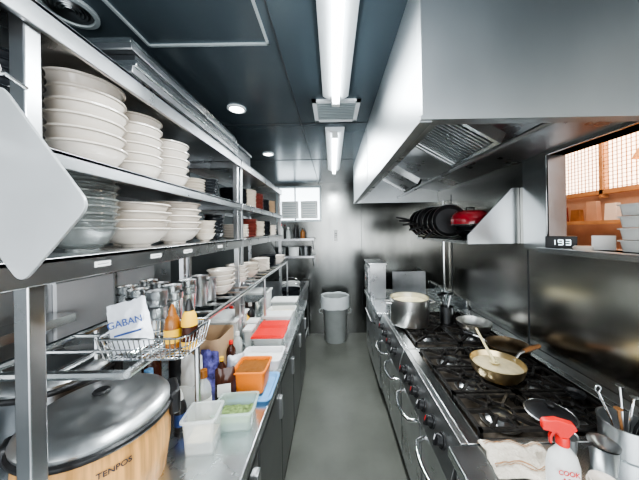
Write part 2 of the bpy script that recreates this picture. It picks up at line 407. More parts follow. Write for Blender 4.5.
sh2=shelfunit(1.70,3.05,1.70,'open stainless shelf rack holding plates and boxes',(1.73,3.02))
PZ=1.29
b=MB()
t=thing('pipe_shelf','low tubular steel shelf across the worktop on short legs','shelf',(0,0,BZ))
pz=PZ-BZ-.012
b.tube([(-.55,.66,pz),(-.55,3.0,pz)],.012).tube([(-.95,.66,pz),(-.95,3.0,pz)],.012).tube([(-.75,.66,pz),(-.75,3.0,pz)],.008)
b.tube([(-.95,.66,pz),(-.55,.66,pz)],.012)
for i in range(1,20):
    y=.66+i*2.34/19; b.tube([(-.95,y,pz+.004),(-.55,y,pz+.004)],.007)
b.done('rail_deck','steel_b',t)
for y in (1.0,2.0,2.98):
    for x in (-.55,-.95): MB().tube([(x,y,0),(x,y,pz)],.011).done('leg','steel',t)
for i,(y,l) in enumerate(((.66,.045),(.86,.05),(1.05,.06),(1.35,.05))):
    b=MB().box(0,.0015,-l/2,l/2,-.007,.007).done('label_strip','paper',sh1,loc=(SF+.012,y,1.572-BZ),label='white adhesive label strip')
    MB().box(.0015,.0019,-l*.35,l*.35,-.001,.001).done('printed_line','greyink',b)

# bowls : tapered with flared, thickened rims
def bowl_prof(r,h,foot=.40,t=.004):
    return [(0,.006),(r*foot*.9,.006),(r*foot*.9,0),(r*foot,0),(r*foot,.008),(r*.66,h*.28),(r*.84,h*.64),(r*.94,h*.90),(r,h*.93),(r,h),(r-t,h),(r*.90-t,h*.86),(r*.84-t,h*.68),(r*.64,h*.32),(r*foot*.8,.014),(0,.012)]
def stack(name,prof,m,n,x,y,z,pitch,lab,cat,grp,seg=36):
    first=MB().lathe(prof,seg).done(name,m,loc=(x,y,z),label=lab,cat=cat,group=grp)
    for i in range(1,n):
        dup(first,(x+random.uniform(-.003,.003),y+random.uniform(-.003,.003),z+i*pitch),random.uniform(0,6))
    return first
big=bowl_prof(.098,.075); med=bowl_prof(.088,.070)
stack('bowl',big,'ceramic',6,-.755,.775,1.84,.038,'white porcelain ramen bowl stacked on the middle shelf','bowl','large white bowls on the middle shelf')
stack('bowl',med,'ceramic',6,-.755,.965,1.84,.035,'white porcelain bowl in the second stack','bowl','white bowls in the second stack')
stack('bowl',med,'ceramic',5,-.755,1.15,1.84,.036,'white porcelain bowl in the third stack','bowl','white bowls in the third stack')
stack('bowl',med,'ceramic2',6,-.935,.96,1.84,.034,'cream bowl stacked at the back of the shelf','bowl','cream bowls at the back of the shelf')
stack('bowl',bowl_prof(.070,.045),'blackcer',10,-.79,.60,1.84,.021,'black bowl stacked beside the shelf post','bowl','black bowls beside the post')
stack('saucer',bowl_prof(.065,.03),'ceramic2',5,-.74,1.32,1.84,.014,'small cream saucer on the middle shelf','saucer','small saucers on the middle shelf')
stack('bowl',bowl_prof(.06,.035),'blackcer',6,-.73,1.47,1.84,.016,'black bowl stacked near the rack post','bowl','black bowls near the rack post')
stack('bowl',bowl_prof(.07,.04),'blackcer',8,-.91,1.40,1.84,.020,'black bowl at the back of the shelf','bowl','black bowls at the back of the shelf')
gp=bowl_prof(.085,.07,.45,.003)
stack('glass_bowl',gp,'glass',8,-.735,.735,1.60,.021,'smoked glass bowl stacked on the lower shelf','bowl','smoked glass bowls')
stack('glass_bowl',bowl_prof(.07,.06,.45,.003),'glass',7,-.80,.575,1.60,.020,'smoked glass bowl beside the shelf post','bowl','smoked glass bowls beside the post')
stack('wide_bowl',bowl_prof(.112,.070),'ceramic',4,-.745,.950,1.60,.030,'wide white bowl on the lower shelf','bowl','wide white bowls on the lower shelf')
stack('wide_bowl',bowl_prof(.112,.070),'ceramic',5,-.745,1.18,1.60,.029,'wide white bowl in the taller low stack','bowl','wide white bowls in the taller low stack')
stack('small_bowl',bowl_prof(.055,.045),'ceramic2',4,-.70,1.37,1.60,.022,'small cream bowl on the lower shelf','bowl','small cream bowls')
stack('small_bowl',bowl_prof(.06,.045),'blackcer',6,-.72,1.52,1.60,.022,'small black bowl on the lower shelf','bowl','small black bowls on the lower shelf')
stack('wide_bowl',bowl_prof(.085,.06),'ceramic2',5,-.92,1.10,1.60,.028,'cream bowl at the back of the lower shelf','bowl','cream bowls on the lower shelf back')
stack('bowl',bowl_prof(.08,.05),'blackcer',7,-.91,1.42,1.60,.024,'black bowl at the back of the lower shelf','bowl','black bowls at the back of the lower shelf')
plate=[(0,.004),(.06,.004),(.06,0),(.065,0),(.095,.014),(.10,.018),(.097,.02),(.063,.008),(0,.007)]
def pst(x,y,z,n,m,lab,s=1.0,p=.012):
    stack('plate',[(r*s,zz) for r,zz in plate],m,n,x,y,z,p,lab,'plate',lab+' stack',28)
pst(-.74,1.88,1.84,10,'blackcer','black plate on the upper shelf'); pst(-.74,2.10,1.84,12,'ceramic2','cream plate on the upper shelf')
pst(-.74,2.33,1.84,12,'maroon','dark red lacquer plate on the upper shelf'); pst(-.74,2.56,1.84,10,'blackcer','black dinner plate on the upper shelf'); pst(-.74,2.80,1.84,11,'card','tan plate on the upper shelf')
pst(-.74,1.90,1.60,8,'ceramic','white plate on the lower shelf'); pst(-.74,2.12,1.60,12,'maroon','maroon plate on the lower shelf')
pst(-.74,2.35,1.60,11,'ceramic2','cream dinner plate on the lower shelf'); pst(-.74,2.6,1.60,12,'blackcer','black plate on the lower shelf'); pst(-.74,2.84,1.60,9,'ceramic','white side plate on the lower shelf')
for i in range(5):
    w=.20-.006*i
    b=MB()
    b.box(-w/2,w/2,-.42,.42,0,.003).box(-w/2,-w/2+.004,-.42,.42,.003,.022).box(w/2-.004,w/2,-.42,.42,.003,.022).box(-w/2,w/2,-.42,-.416,.003,.022).box(-w/2,w/2,.416,.42,.003,.022)
    b.done('metal_tray',('steel','steel_b','steel_dark')[i%3],loc=(-.70+.008*(i%2),1.18+.01*(i%3),2.14+i*.0235),label='long stainless tray stacked on top of the rack',cat='tray',group='trays on top of the rack',bevel=.001)
t=thing('storage_box','dark lidded box on top of the second rack','box',(-.82,1.9,2.14))
MB().box(-.16,.16,-.14,.14,0,.11).done('body','steel_dark',t,bevel=.004)
MB().box(-.17,.17,-.15,.15,.111,.13).done('lid','steel_dark',t,bevel=.004)

# hanging board on the near post
t=thing('cutting_board','cloudy grey-white board hung at an angle from the rack post','cutting board',(.010,.43,0))
A=Vector((-.425,1.70));B_=Vector((-.545,1.565));C=Vector((-.578,1.915));D=C+(B_-A)
pts=[]
cs=[A,B_,D,C]
for i in range(4):
    p=cs[i]; a=cs[i-1]; c=cs[(i+1)%4]
    for k in range(7):
        f=k/6; q0=p+(a-p).normalized()*.024; q1=p+(c-p).normalized()*.024
        pts.append(tuple((1-f)**2*q0+2*f*(1-f)*p+f*f*q1))
MB().prism(pts,'y',-.003,.003).done('board','board',t,bevel=.001)
MB().tube([(-.60,0,1.885),(-.607,.005,1.93),(-.61,.03,1.95),(-.61,.065,1.94)],.004).lathe([(0,-.014),(.012,-.009),(.014,0),(.012,.009),(0,.014)],16,c=(-.590,-.005,1.94)).done('clip','steel_b',t)

# ---------------------------------------------------------------- items on pipe shelf
cup=[(0,.003),(.026,.003),(.028,0),(.036,.085),(.038,.087),(.0345,.085),(.026,.006),(0,.006)]
for j,(x,y,n) in enumerate(((-.66,.93,3),(-.75,.96,3),(-.66,1.03,3),(-.75,1.08,3),(-.66,1.13,3),(-.75,1.19,2),(-.66,1.24,3),(-.84,1.02,3),(-.84,1.14,3),(-.66,1.33,2))):
    stack('steel_cup',cup,'steel_b' if j%3 else 'steel',n,x,y,PZ,.030,'stainless tumbler stacked on the pipe shelf','cup','stacked steel tumblers',20)
stack('white_bowl',bowl_prof(.078,.058),'ceramic',4,-.66,1.47,PZ,.028,'white bowl on the pipe shelf beside tumblers','bowl','white bowls on the pipe shelf')
stack('white_bowl',bowl_prof(.075,.055),'ceramic',4,-.66,1.72,PZ,.027,'white bowl farther along the pipe shelf','bowl','white bowls farther along the pipe shelf')
stack('white_bowl',bowl_prof(.08,.055),'ceramic2',3,-.67,2.0,PZ,.027,'cream bowl on the pipe shelf','bowl','cream bowls on the pipe shelf')
pst(-.67,2.28,PZ,9,'ceramic','white side plate on the pipe shelf',.9)
pst(-.67,2.55,PZ,9,'blackcer','black side plate on the pipe shelf',.9)
stack('white_bowl',bowl_prof(.085,.06),'ceramic',2,-.62,2.80,PZ,.03,'large white bowl at the end of the pipe shelf','bowl','large bowls at the pipe shelf end')

# wire basket
def rr(w,d,z,c=.02):
    return [(-w+c,-d,z),(w-c,-d,z),(w,-d+c,z),(w,d-c,z),(w-c,d,z),(-w+c,d,z),(-w,d-c,z),(-w,-d+c,z)]
bx,by,bz=-.53,.75,PZ+.012
t=thing('wire_basket','chrome wire basket holding a bag and sauce bottles','basket',(bx,by,bz))
b=MB()
b.tube(rr(.125,.075,.062),.0035,6,True).tube(rr(.118,.068,.030),.002,6,True).tube(rr(.112,.062,0),.003,6,True)
for i in range(17):
    x=-.102+i*.204/16; b.tube([(x*1.12,-.075,.062),(x,-.062,0),(x,.062,0),(x*1.12,.075,.062)],.0016,5)
for i in range(8):
    y=-.055+i*.11/7; b.tube([(-.125,y*1.2,.062),(-.112,y,0),(.112,y,0),(.125,y*1.2,.062)],.0016,5)
b.done('wire_frame','chrome',t)
def pouch(name,w,d,h,m,loc,rz,lab,cat='bag',words=None,tm='whiteink',tilt=0,ts=.03,lean=0):
    t=thing(name,lab,cat,loc,rot=(tilt,lean,rz))
    b=MB(); N=14
    r=bmesh.ops.create_grid(b.bm,x_segments=N,y_segments=N,size=1)['verts']
    gx={}
    for v in r: gx[v]=(v.co.x,v.co.y)
    fs=list(b.bm.faces)
    for v in r:
        x,y=gx[v]; k=(1-abs(x)**2.5)*(1-abs((y*.5+.5))**3)
        v.co=Vector((x*w/2*(1-.06*(y>0)*y)+.004*noise.noise(Vector((0,y*4,w*90))),-d/2*k+.007*k*noise.noise(Vector((x*3,y*3,7+w*50))),(y+1)*h/2+(.010*noise.noise(Vector((x*3,1,w*70))) if y>.6 else 0)))
    q=bmesh.ops.duplicate(b.bm,geom=list(b.bm.verts)+list(b.bm.edges)+fs)
    for g in q['geom']:
        if isinstance(g,bmesh.types.BMVert): g.co.y=-g.co.y
    bmesh.ops.remove_doubles(b.bm,verts=b.bm.verts,dist=.0025)
    b.done('film',m,t)
    if words:
        text(words,ts,tm,t,(0,-d/2-.007,h*.58),(pi/2,0,0))
        MB().box(-w*.32,w*.32,-d/2-.004,-d/2-.0035,h*.34,h*.38).done('printed_band',tm,t)
    return t
pouch('snack_bag',.115,.022,.140,'silver',(bx-.052,by-.022,bz+.012),.12,'white spice bag with dark lettering in the wire basket',words='GABAN',tm='bagblue',tilt=-.12,ts=.028,lean=-.24)
def squeeze(x,y,z,h,r,m,lm,cap,lab):
    t=thing('sauce_bottle',lab,'bottle',(x,y,z))
    MB().lathe([(0,0),(r*.9,0),(r,.008),(r,h*.55),(r*.8,h*.68),(r*.5,h*.76),(0,h*.76)],20).done('body',m,t)
    MB().lathe([(r+.001,h*.15),(r+.001,h*.45)],20).done('wrap_label',lm,t)
    MB().lathe([(0,h),(r*.15,h),(r*.45,h*.86),(r*.55,h*.75),(0,h*.75)],16).done('cap',cap,t)
squeeze(bx+.045,by,bz+.004,.13,.022,'brown','yellow','brown','brown sauce bottle with yellow label in the wire basket')
squeeze(bx+.093,by+.005,bz+.004,.145,.022,'yellow','sauce','black','yellow sauce bottle with dark label in the basket')

# ---------------------------------------------------------------- rice cookers
def cooker(x,y,R,h,mbody,lab,rz,txt=None):
    t=thing('rice_cooker',lab,'rice cooker',(x,y,BZ),rz)
    MB().lathe([(0,0),(R*.84,0),(R*.90,.015),(R*.97,h*.45),(R*.98,h*.7),(R*.96,h*.93),(0,h*.93)],48).done('body',mbody,t)
    MB().lathe([(R*.93,h*.90),(R*1.01,h*.91),(R*1.035,h*.94),(R*1.03,h*.97),(R*1.0,h*.99),(R*.9,h*.985),(R*.9,h*.9)],48).done('rim','black',t)
    MB().lathe([(R*.99,h*.99),(R*1.0,h*1.03),(R*.93,h*1.10),(R*.80,h*1.15),(R*.76,h*1.145),(R*.60,h*1.20),(R*.3,h*1.25),(0,h*1.265)],48).done('lid','lidst',t)
    MB().lathe([(0,h*1.30),(.018,h*1.30),(.022,h*1.28),(.018,h*1.25),(0,h*1.25)],20).done('steam_cap','black',t)
    MB().box(-.03,.03,-R*1.08,-R*.93,h*.82,h*1.04).done('latch','black',t,bevel=.01)
    MB().box(-.055,.055,R*.93,R*1.12,h*.72,h*1.06).done('hinge','black',t,bevel=.01)
    if txt:
        a=txt[1]; rad=R*.985+.002
        text(txt[0],.020,'ink',t,(rad*math.sin(a),-rad*math.cos(a),h*.72),(pi/2,0,a),wrap=rad)
    return t
cooker(-.715,.765,.180,.235,'wood','wood-grain rice cooker with domed steel lid on the worktop',-.9,('TENPOS',1.78))
cooker(-1.09,.985,.175,.25,'steel_dark','steel rice cooker with black rim behind the first cooker',-.9)

# ---------------------------------------------------------------- bench containers
def tub(x,y,w,d,h,m,lab,z=BZ,rz=0,name='food_container',fill=None,fillh=.6,lid=None,taper=.88,cat='container',rim=True):
    t=thing(name,lab,cat,(x,y,z),rz)
    b=MB(); bm=b.bm
    def ring(k,z_,off=0):
        W=w/2*k-off; D=d/2*k-off; c=min(W,D)*.25; pts=[]
        for (sx,sy,a0) in ((1,1,0),(-1,1,pi/2),(-1,-1,pi),(1,-1,3*pi/2)):
            for i in range(5):
                a=a0+i*pi/8; pts.append(bm.verts.new((sx*(W-c)+c*math.cos(a),sy*(D-c)+c*math.sin(a),z_)))
        return pts
    rs=[ring(taper,0),ring(1,h)]
    if rim: rs+=[ring(1,h-.006,-.006),ring(1,h,-.006)]
    rs+=[ring(1,h,.003),ring(taper,.004,.003)]
    for a,c in zip(rs,rs[1:]):
        n=len(a)
        for i in range(n): bm.faces.new((a[i],a[(i+1)%n],c[(i+1)%n],c[i]))
    bm.faces.new(rs[0][::-1]); bm.faces.new(rs[-1])
    b.done('tub',m,t)
    if fill:
        b=MB(); k=taper+(1-taper)*fillh
        bmesh.ops.create_grid(b.bm,x_segments=14,y_segments=14,size=.5)
        for v in b.bm.verts:
            v.co=Vector((v.co.x*(w*k-.012),v.co.y*(d*k-.012),h*fillh+.006*noise.noise(Vector((v.co.x*9,v.co.y*9,x*30)))))
        b.done('food',fill,t)
    if lid:
        MB().box(-w/2-.006,w/2+.006,-d/2-.006,d/2+.006,h+.001,h+.012).box(-w/2+.01,w/2-.01,-d/2+.01,d/2-.01,h+.012,h+.016).done('lid',lid,t,bevel=.004)
    return t
tub(-.485,.915,.11,.10,.125,'clear','clear plastic tub of pale food on the worktop',fill='rice',fillh=.35,rz=.1)
tub(-.41,1.03,.155,.13,.075,'green','pale green translucent container of chopped greens',fill='herb',fillh=.4,rz=.08)
tub(-.40,1.24,.20,.22,.018,'blue','blue plastic tray beneath the orange container',name='plastic_tray',cat='tray')
tub(-.405,1.235,.15,.15,.105,'orange','orange plastic container with brown contents',z=BZ+.0195,fill='brown',fillh=.88,taper=.85)
tub(-.425,1.475,.23,.17,.06,'foam','white foam tray on the worktop',name='foam_tray',cat='tray',fill='paper',fillh=.5)
tub(-.435,1.69,.20,.15,.085,'clear','clear container with red lid beside the foam tray',lid='red',fill='maroon',fillh=.85)
tub(-.45,1.885,.20,.13,.07,'white','white plastic container with red lid',lid='red')
tub(-.46,2.06,.22,.14,.09,'foam','white covered container on the worktop',lid='white')
tub(-.47,2.25,.24,.17,.08,'white','white shallow container farther down the worktop',fill='rice')
tub(-.48,2.46,.24,.16,.10,'clear','clear container with white lid on the worktop',lid='white',fill='rice')
tub(-.50,2.67,.26,.18,.06,'alu','aluminium tray near the sink end',name='metal_tray',cat='tray')
tub(-.72,1.45,.20,.22,.20,'card','brown open cardboard carton behind the containers',name='cardboard_box',cat='box',taper=1,rim=False)
tub(-.74,1.72,.22,.24,.20,'clear','clear storage bin behind the red-lidded container',fill='rice',lid='white',taper=.95)
tub(-.75,2.24,.2,.22,.18,'steel_b','bright steel storage tub at the back of the worktop',taper=.9)
tub(-.75,2.50,.22,.22,.18,'white','white storage tub at the back of the worktop',lid='white',taper=.95)
tub(-.575,1.70,.05,.09,.12,'clear','narrow clear tub beside the red-lidded container',lid='white',fill='rice')
tub(-.60,1.86,.07,.09,.11,'clear','small clear tub with white lid at the worktop back',lid='white',fill='herb')
t=pouch('spice_bag',.09,.05,.155,'sauce',(-.505,1.15,BZ),.25,'dark stand-up food pouch with white panel beside the orange container')
MB().box(-.028,.028,-.034,-.0335,.045,.10).done('printed_panel','paper',t)
pouch('plastic_bag',.12,.07,.17,'purple',(-.645,1.29,BZ+.0),-.3,'crinkled purple plastic bag behind the bottles')
pouch('paper_bag',.12,.06,.21,'paper',(-.67,1.17,BZ),-.2,'white paper bag standing on the worktop')
pouch('plastic_bag',.11,.05,.13,'clear',(-.62,1.06,BZ),.1,'crumpled clear plastic bag behind the tub')
pouch('plastic_bag',.09,.05,.12,'silver',(-.53,1.345,BZ),.4,'small silver food packet behind the orange container')
t=thing('oil_bottle','clear bottle of dark sauce with red-brown cap','bottle',(-.55,1.045,BZ))
MB().lathe([(0,0),(.028,0),(.030,.008),(.030,.12),(.025,.145),(.013,.165),(.013,.185),(0,.185)],20).done('body','clear',t)
MB().lathe([(0,.004),(.026,.006),(.026,.09),(0,.09)],20).done('contents','sauce',t)
MB().lathe([(.0305,.03),(.0305,.095)],20).done('wrap_label','paper',t)
MB().lathe([(0,.205),(.015,.205),(.016,.175),(0,.175)],16).done('cap','brown',t)
squeeze(-.615,.99,BZ,.16,.022,'black','bagblue','white','slim black bottle with blue label')
for i,(x,y,h,r,m_,c_) in enumerate(((-.85,1.35,.2,.04,'black','red'),(-.90,1.56,.24,.045,'clear','white'),(-.88,1.2,.22,.04,'sauce','yellow'),(-.82,1.10,.18,.04,'white','blue'),(-.99,1.35,.25,.045,'brown','black'),(-.8,1.95,.2,.035,'sauce','red'),(-.68,1.92,.17,.032,'yellow','red'),(-.68,2.03,.2,.035,'black','white'),(-.60,1.45,.15,.026,'sauce','red'),(-.60,1.55,.16,.028,'clear','white'),(-.57,1.26,.15,.024,'sauce','yellow'))):
    simplebottle(x,y+.0,BZ,h,r,m_,c_,'condiment bottle standing under the pipe shelf',g='condiment bottles under the shelf')
t=thing('service_hatch','white glossy sliding service hatch on the wall','hatch',(LX+.021,1.62,1.10))
MB().box(.0,.02,-.35,.35,0,.30).done('panel','foam',t,bevel=.003)
MB().box(.0,.03,-.36,.36,-.015,0).box(.0,.03,-.36,.36,.30,.315).box(.021,.03,-.02,.0,0,.3).done('frame','steel',t)
t=thing('wall_shelf','plain steel shelf on the wall behind rice cookers','shelf',(LX+.021,.8,1.24))
MB().box(0,.14,-.5,.45,0,.02).box(.13,.14,-.5,.45,-.02,0).done('deck','steel_b',t)
for y in (-.45,.40): MB().prism([(0,0),(.13,0),(0,-.10)],'y',y,y+.008).done('bracket','steel',t)

# ---------------------------------------------------------------- right side : counters
def poly_range(y0,y1,ny,burn,lab):
    t=thing('gas_range',lab,'gas range',(0,(y0+y1)/2,0),group='gas ranges'); L=(y1-y0)/2-.003
    MB().box(.44,1.18,-L,L,.14,.83).done('body','steel_dark',t)
    b=MB(); b.box(.475,.53,-L,L,.83,BZ).box(1.14,1.18,-L,L,.83,BZ+.03).box(.53,1.14,-L,-L+.025,.83,BZ).box(.53,1.14,L-.025,L,.83,BZ)
    b.done('top_frame','steel_b',t,bevel=.003)
    MB().box(.53,1.14,-L+.025,L-.025,.83,.84).done('drip_tray','grease',t)
    MB().prism([(.475,BZ),(.45,BZ),(.405,.72),(.44,.715),(.475,.715)],'y',-L,L).done('control_panel','lidst',t,bevel=.002)
    sy=2*(L-.03)/ny
    for i in range(ny):
        cy=-L+.03+sy*(i+.5)
        for cx in (.685,.985):
            b=MB()
            b.lathe([(0,.840),(.055,.840),(.055,.85),(.035,.862),(.035,.868),(0,.868)],20,c=(cx,cy,0))
            b.lathe([(.070,.842),(.078,.848),(.078,.855),(.066,.855),(.066,.842)],24,c=(cx,cy,0))
            b.done('burner','steel',t)
            b=MB(); w=.146; d=sy/2-.006; z0=.878; z1=.890
            b.box(cx-w,cx+w,cy-d,cy-d+.014,z0,z1).box(cx-w,cx+w,cy+d-.014,cy+d,z0,z1).box(cx-w,cx-w+.014,cy-d,cy+d,z0,z1).box(cx+w-.014,cx+w,cy-d,cy+d,z0,z1)
            for k in range(8):
                a=k*pi/4
                r1=.045
                ex=math.cos(a); ey=math.sin(a); r2=min(w/abs(ex) if abs(ex)>.01 else 9,d/abs(ey) if abs(ey)>.01 else 9)-.006
                T=Matrix.Translation((cx,cy,0))@Matrix.Rotation(a,4,'Z')
                b.box(r1,r2,-.005,.005,z0,z1+.004,T)
            for sx in (-1,1):
                for s2 in (-1,1): b.box(cx+sx*(w-.007)-.007,cx+sx*(w-.007)+.007,cy+s2*(d-.007)-.007,cy+s2*(d-.007)+.007,.84,z0)
            b.lathe([(.045,z0),(.055,z0),(.055,z1),(.045,z1)],20,c=(cx,cy,0))
            b.done('grate','iron',t)
    nk=ny*2
    for i in range(nk):
        cy=-L+.05+(2*L-.1)*(i+.5)/nk
        T=Matrix.Translation((.430,cy,.80))@Matrix.Rotation(-pi/2-.3+.0,4,'Y')
        T=Matrix.Translation((.4275,cy,.795))@Matrix.Rotation(-(pi/2-.29),4,'Y')
        k=MB().frust((0,0,0),.030,.028,.008,20,T).frust((0,0,.008),.022,.019,.022,20,T).box(-.022,.022,-.005,.005,.02,.036,T).done('knob','black',t,bevel=.001)
        MB().box(-.002,.018,-.002,.002,.036,.0375,T).done('pointer','redink' if i%2 else 'whiteink',k)
    nd=2 if L>.3 else 1
    for i in range(nd):
        a=-L+2*L/nd*i+.01; c=a+2*L/nd-.02
        d=MB().box(.425,.445,a,c,.20,.70).done('oven_door','steel',t,bevel=.004)
        m=(a+c)/2; q=(c-a)/2-.04
        MB().tube([(.427,m-q,.64),(.385,m-q*.85,.635),(.37,m-q*.5,.63),(.365,m,.63),(.37,m+q*.5,.63),(.385,m+q*.85,.635),(.427,m+q,.64)],.010,10).done('door_handle','chrome',d)
    for x in (.50,1.12):
        for y in (-L+.05,L-.05): MB().frust((x,y,0),.018,.022,.14,12).done('foot','steel_dark',t)
poly_range(.90,1.62,3,6,'six-burner gas range with black cast iron grates')
poly_range(1.62,2.32,2,4,'four-burner gas range with stock pot on it')
def counter(y0,y1,lab):
    t=thing('steel_counter',lab,'counter',(0,(y0+y1)/2,0)); L=(y1-y0)/2-.003
    MB().box(.40,RX-.003,-L,L,BZ-.04,BZ).box(RX-.02,RX-.003,-L,L,BZ,BZ+.10).done('top','steel_top',t,bevel=.004)
    MB().box(.44,1.2,-L+.01,L-.01,.12,BZ-.04).done('body','steel_dark',t)
    d=MB().box(.42,.44,-L+.015,L-.015,.16,BZ-.08).done('door','steel',t,bevel=.004)
    MB().tube([(.422,-L*.6,.70),(.385,-L*.5,.70),(.385,L*.5,.70),(.422,L*.6,.70)],.009).done('door_handle','chrome',d)
    for x in (.5,1.12):
        for y in (-L+.06,L-.06): MB().frust((x,y,0),.018,.022,.12,12).done('foot','steel_dark',t)
counter(.15,.90,'stainless steel side counter with towel and spray bottle')
counter(2.32,3.25,'stainless steel counter beyond the ranges')
MB().box(1.185,RX-.003,.91,2.31,0,BZ+.03).done('back_ledge','steel',label='narrow steel ledge between ranges and wall',cat='ledge',bevel=.003)
t=thing('noodle_boiler','upright stainless steel boiler cabinet on the far counter','boiler',(.50,3.0,BZ))
MB().box(-.09,.09,-.2,.2,0,.38).box(-.10,.10,-.21,.21,.38,.40).done('casing','steel',t,bevel=.004)
MB().box(-.105,-.09,-.15,.15,.06,.34).done('door','steel',t); MB().tube([(-.106,-.12,.1),(-.125,-.12,.12),(-.125,-.12,.28),(-.106,-.12,.3)],.006).done('handle','chrome',t)
t=thing('splash_guard','folded dark steel splash guard standing on the counter','splash guard',(.83,2.75,BZ))
MB().box(-.18,.18,-.005,.005,0,.31).box(.175,.185,0,.25,0,.31).done('panel','steel_dark',t)
t=thing('stock_pot','dented aluminium stock pot of yellow soup on the range','pot',(.61,2.02,.895))
MB().lathe([(0,0),(.145,0),(.150,.006),(.152,.20),(.158,.205),(.150,.205),(.146,.01),(0,.01)],40).done('body','alu',t)
MB().lathe([(0,.17),(.147,.17)],32).done('soup','soup',t)
for s_ in (-1,1): MB().tube([(s_*.152,-.04,.165),(s_*.19,-.035,.17),(s_*.19,.035,.17),(s_*.152,.04,.165)],.007).done('handle','alu',t)
t=thing('utensil_pot','small black container holding ladles beside the stock pot','container',(.90,2.0,.895))
MB().lathe([(0,0),(.05,0),(.055,.13),(.05,.13),(.046,.005),(0,.005)],20).done('body','steel_dark',t)
for i,(dx,dy) in enumerate(((.02,.01),(-.02,.0),(.0,.02))):
    MB().tube([(dx*.3,dy*.3,.01),(dx,dy,.13),(dx*2.4,dy*2.4,.22)],.004).lathe([(0,-.02),(.02,-.012),(.026,0),(.024,0),(0,-.016)],14,c=(dx*2.4,dy*2.4,.225)).done('ladle','black' if i else 'steel',loc=(.90,2.0,.895),label='long-handled ladle standing in the utensil pot',cat='ladle',group='ladles in the pot')
def pan(x,y,z,R,h,m,hm,rz,lab,fill=None,hl=.2,name='frying_pan'):
    t=thing(name,lab,'pan',(x,y,z),rz)
    MB().lathe([(0,0),(R*.75,0),(R*.92,h*.4),(R,h),(R-.004,h),(R*.9-.004,h*.45),(R*.73,.005),(0,.005)],40).done('body',m,t)
    MB().tube([(R*.94,0,h*.75),(R+.03,0,h+.012),(R+.07,0,h+.02)],.007,8).done('handle_neck','steel',t)
    MB().tube([(R+.065,0,h+.02),(R+.10,0,h+.026),(R+hl,0,h+.03)],[.010,.013,.011],10).done('handle',hm,t)
    if fill: MB().lathe([(0,h*.62),(R*.93,h*.62)],32).done('food',fill,t)
    return t
pan(.83,1.28,.895,.125,.07,'brass','woodh',.30,'worn brass-toned saucepan of pale batter with wooden handle',fill='curry',hl=.18)
MB().tube([(-.0,.0,.045),(-.03,.03,.12),(-.06,.06,.20)],[.009,.007,.006]).lathe([(0,0),(.022,.004),(.022,.008),(0,.006)],14,c=(.0,0,.04)).done('wooden_spoon','soup',loc=(.83,1.30,.905),label='pale spoon standing in the saucepan',cat='spoon')
pan(1.06,1.53,.895,.12,.04,'wornpan','black',2.6,'dark worn brown frying pan on the back burner',hl=.12)
pan(1.04,1.86,.895,.12,.06,'alu','black',1.2,'empty aluminium pan on the back burner beside the wall',hl=.14)
t=thing('pan_lid','flat round black pan lid with knob lying on the grate','lid',(.865,1.01,.895))
MB().lathe([(0,.020),(.04,.017),(.078,.005),(.084,0),(.076,0),(.04,.012),(0,.015)],36).done('lid','panblk',t)
MB().lathe([(.083,-.0005),(.087,.0015),(.083,.004),(.080,.0015)],36).done('rim','steel',t)
MB().lathe([(0,.045),(.015,.043),(.017,.036),(.008,.028),(.008,.018),(0,.018)],16).done('knob','black',t)
b=MB(); b.tube([(0,0,.02),(-.01,.04,.025),(-.02,.09,.03)],.005).lathe([(0,-.006),(.03,.002),(.038,.018),(.035,.018),(.028,.006),(0,-.002)],20,c=(.005,-.035,.008))
b.done('ladle','black',loc=(1.03,1.12,.902),rot=(0,0,.2),label='black ladle resting on the grates',cat='ladle')

def clothf(x,y):
    p=Vector((x*4,y*4,2.2))
    h=.010+.010*noise.noise(p)+.005*noise.noise(p*2.7)+.012*max(0,min(1,(y-.02)*14))
    e=max(abs(x),abs(y))*2; h=h*(1-e**8*.8)+.003
    return Vector((x*.21+.012*noise.noise(Vector((y*4,x,5))),y*.13+.012*noise.noise(Vector((x*4,y,9))),max(.002,h)))
b=MB(); bmesh.ops.create_grid(b.bm,x_segments=46,y_segments=34,size=.5)
for v in b.bm.verts: v.co=clothf(v.co.x,v.co.y)
tw=thing('towel','folded off-white kitchen towel with brown print on the counter','towel',(.61,.825,BZ+.003),-.12)
o=b.done('cloth','towel',tw)
md=o.modifiers.new('s','SOLIDIFY'); md.thickness=.003
for yy in (.30,.36,-.20,-.26):
    b=MB(); vs=[]
    for i in range(31):
        x=-.46+i*.92/30
        vs.append((b.bm.verts.new(clothf(x,yy)+Vector((0,0,.003))),b.bm.verts.new(clothf(x,yy+.025)+Vector((0,0,.003)))))
    for p,q in zip(vs,vs[1:]): b.bm.faces.new((p[0],q[0],q[1],p[1]))
    b.done('printed_stripe','stripe',tw)
t=thing('spray_bottle','white spray bottle with red trigger head and label','spray bottle',(.665,.735,BZ),-.25)
t.scale=(.86,.86,.96)
MB().lathe([(0,0),(.045,0),(.048,.006),(.048,.085),(.040,.115),(.018,.140),(.015,.15),(0,.15)],28,sy=.65).done('body','white',t)
MB().lathe([(0,.17),(.015,.17),(.019,.165),(.019,.145),(0,.145)],20).done('collar','red',t)
MB().prism([(-.062,.205),(-.06,.185),(-.02,.182),(-.012,.168),(.012,.168),(.030,.190),(.040,.197),(.030,.214),(-.02,.222),(-.055,.214)],'y',-.011,.011).done('spray_head','red',t,bevel=.003)
MB().prism([(-.030,.184),(-.040,.165),(-.038,.145),(-.033,.145),(-.031,.165),(-.018,.183)],'y',-.006,.006).done('trigger','red',t,bevel=.001)
MB().lathe([(.0485,.02),(.0485,.085)],28,sy=.66).done('wrap_label','paper',t)
text('COOK',.020,'redink',t,(0,-.0335,.080),(pi/2,0,0)); text('A30',.024,'redink',t,(0,-.0335,.056),(pi/2,0,0))
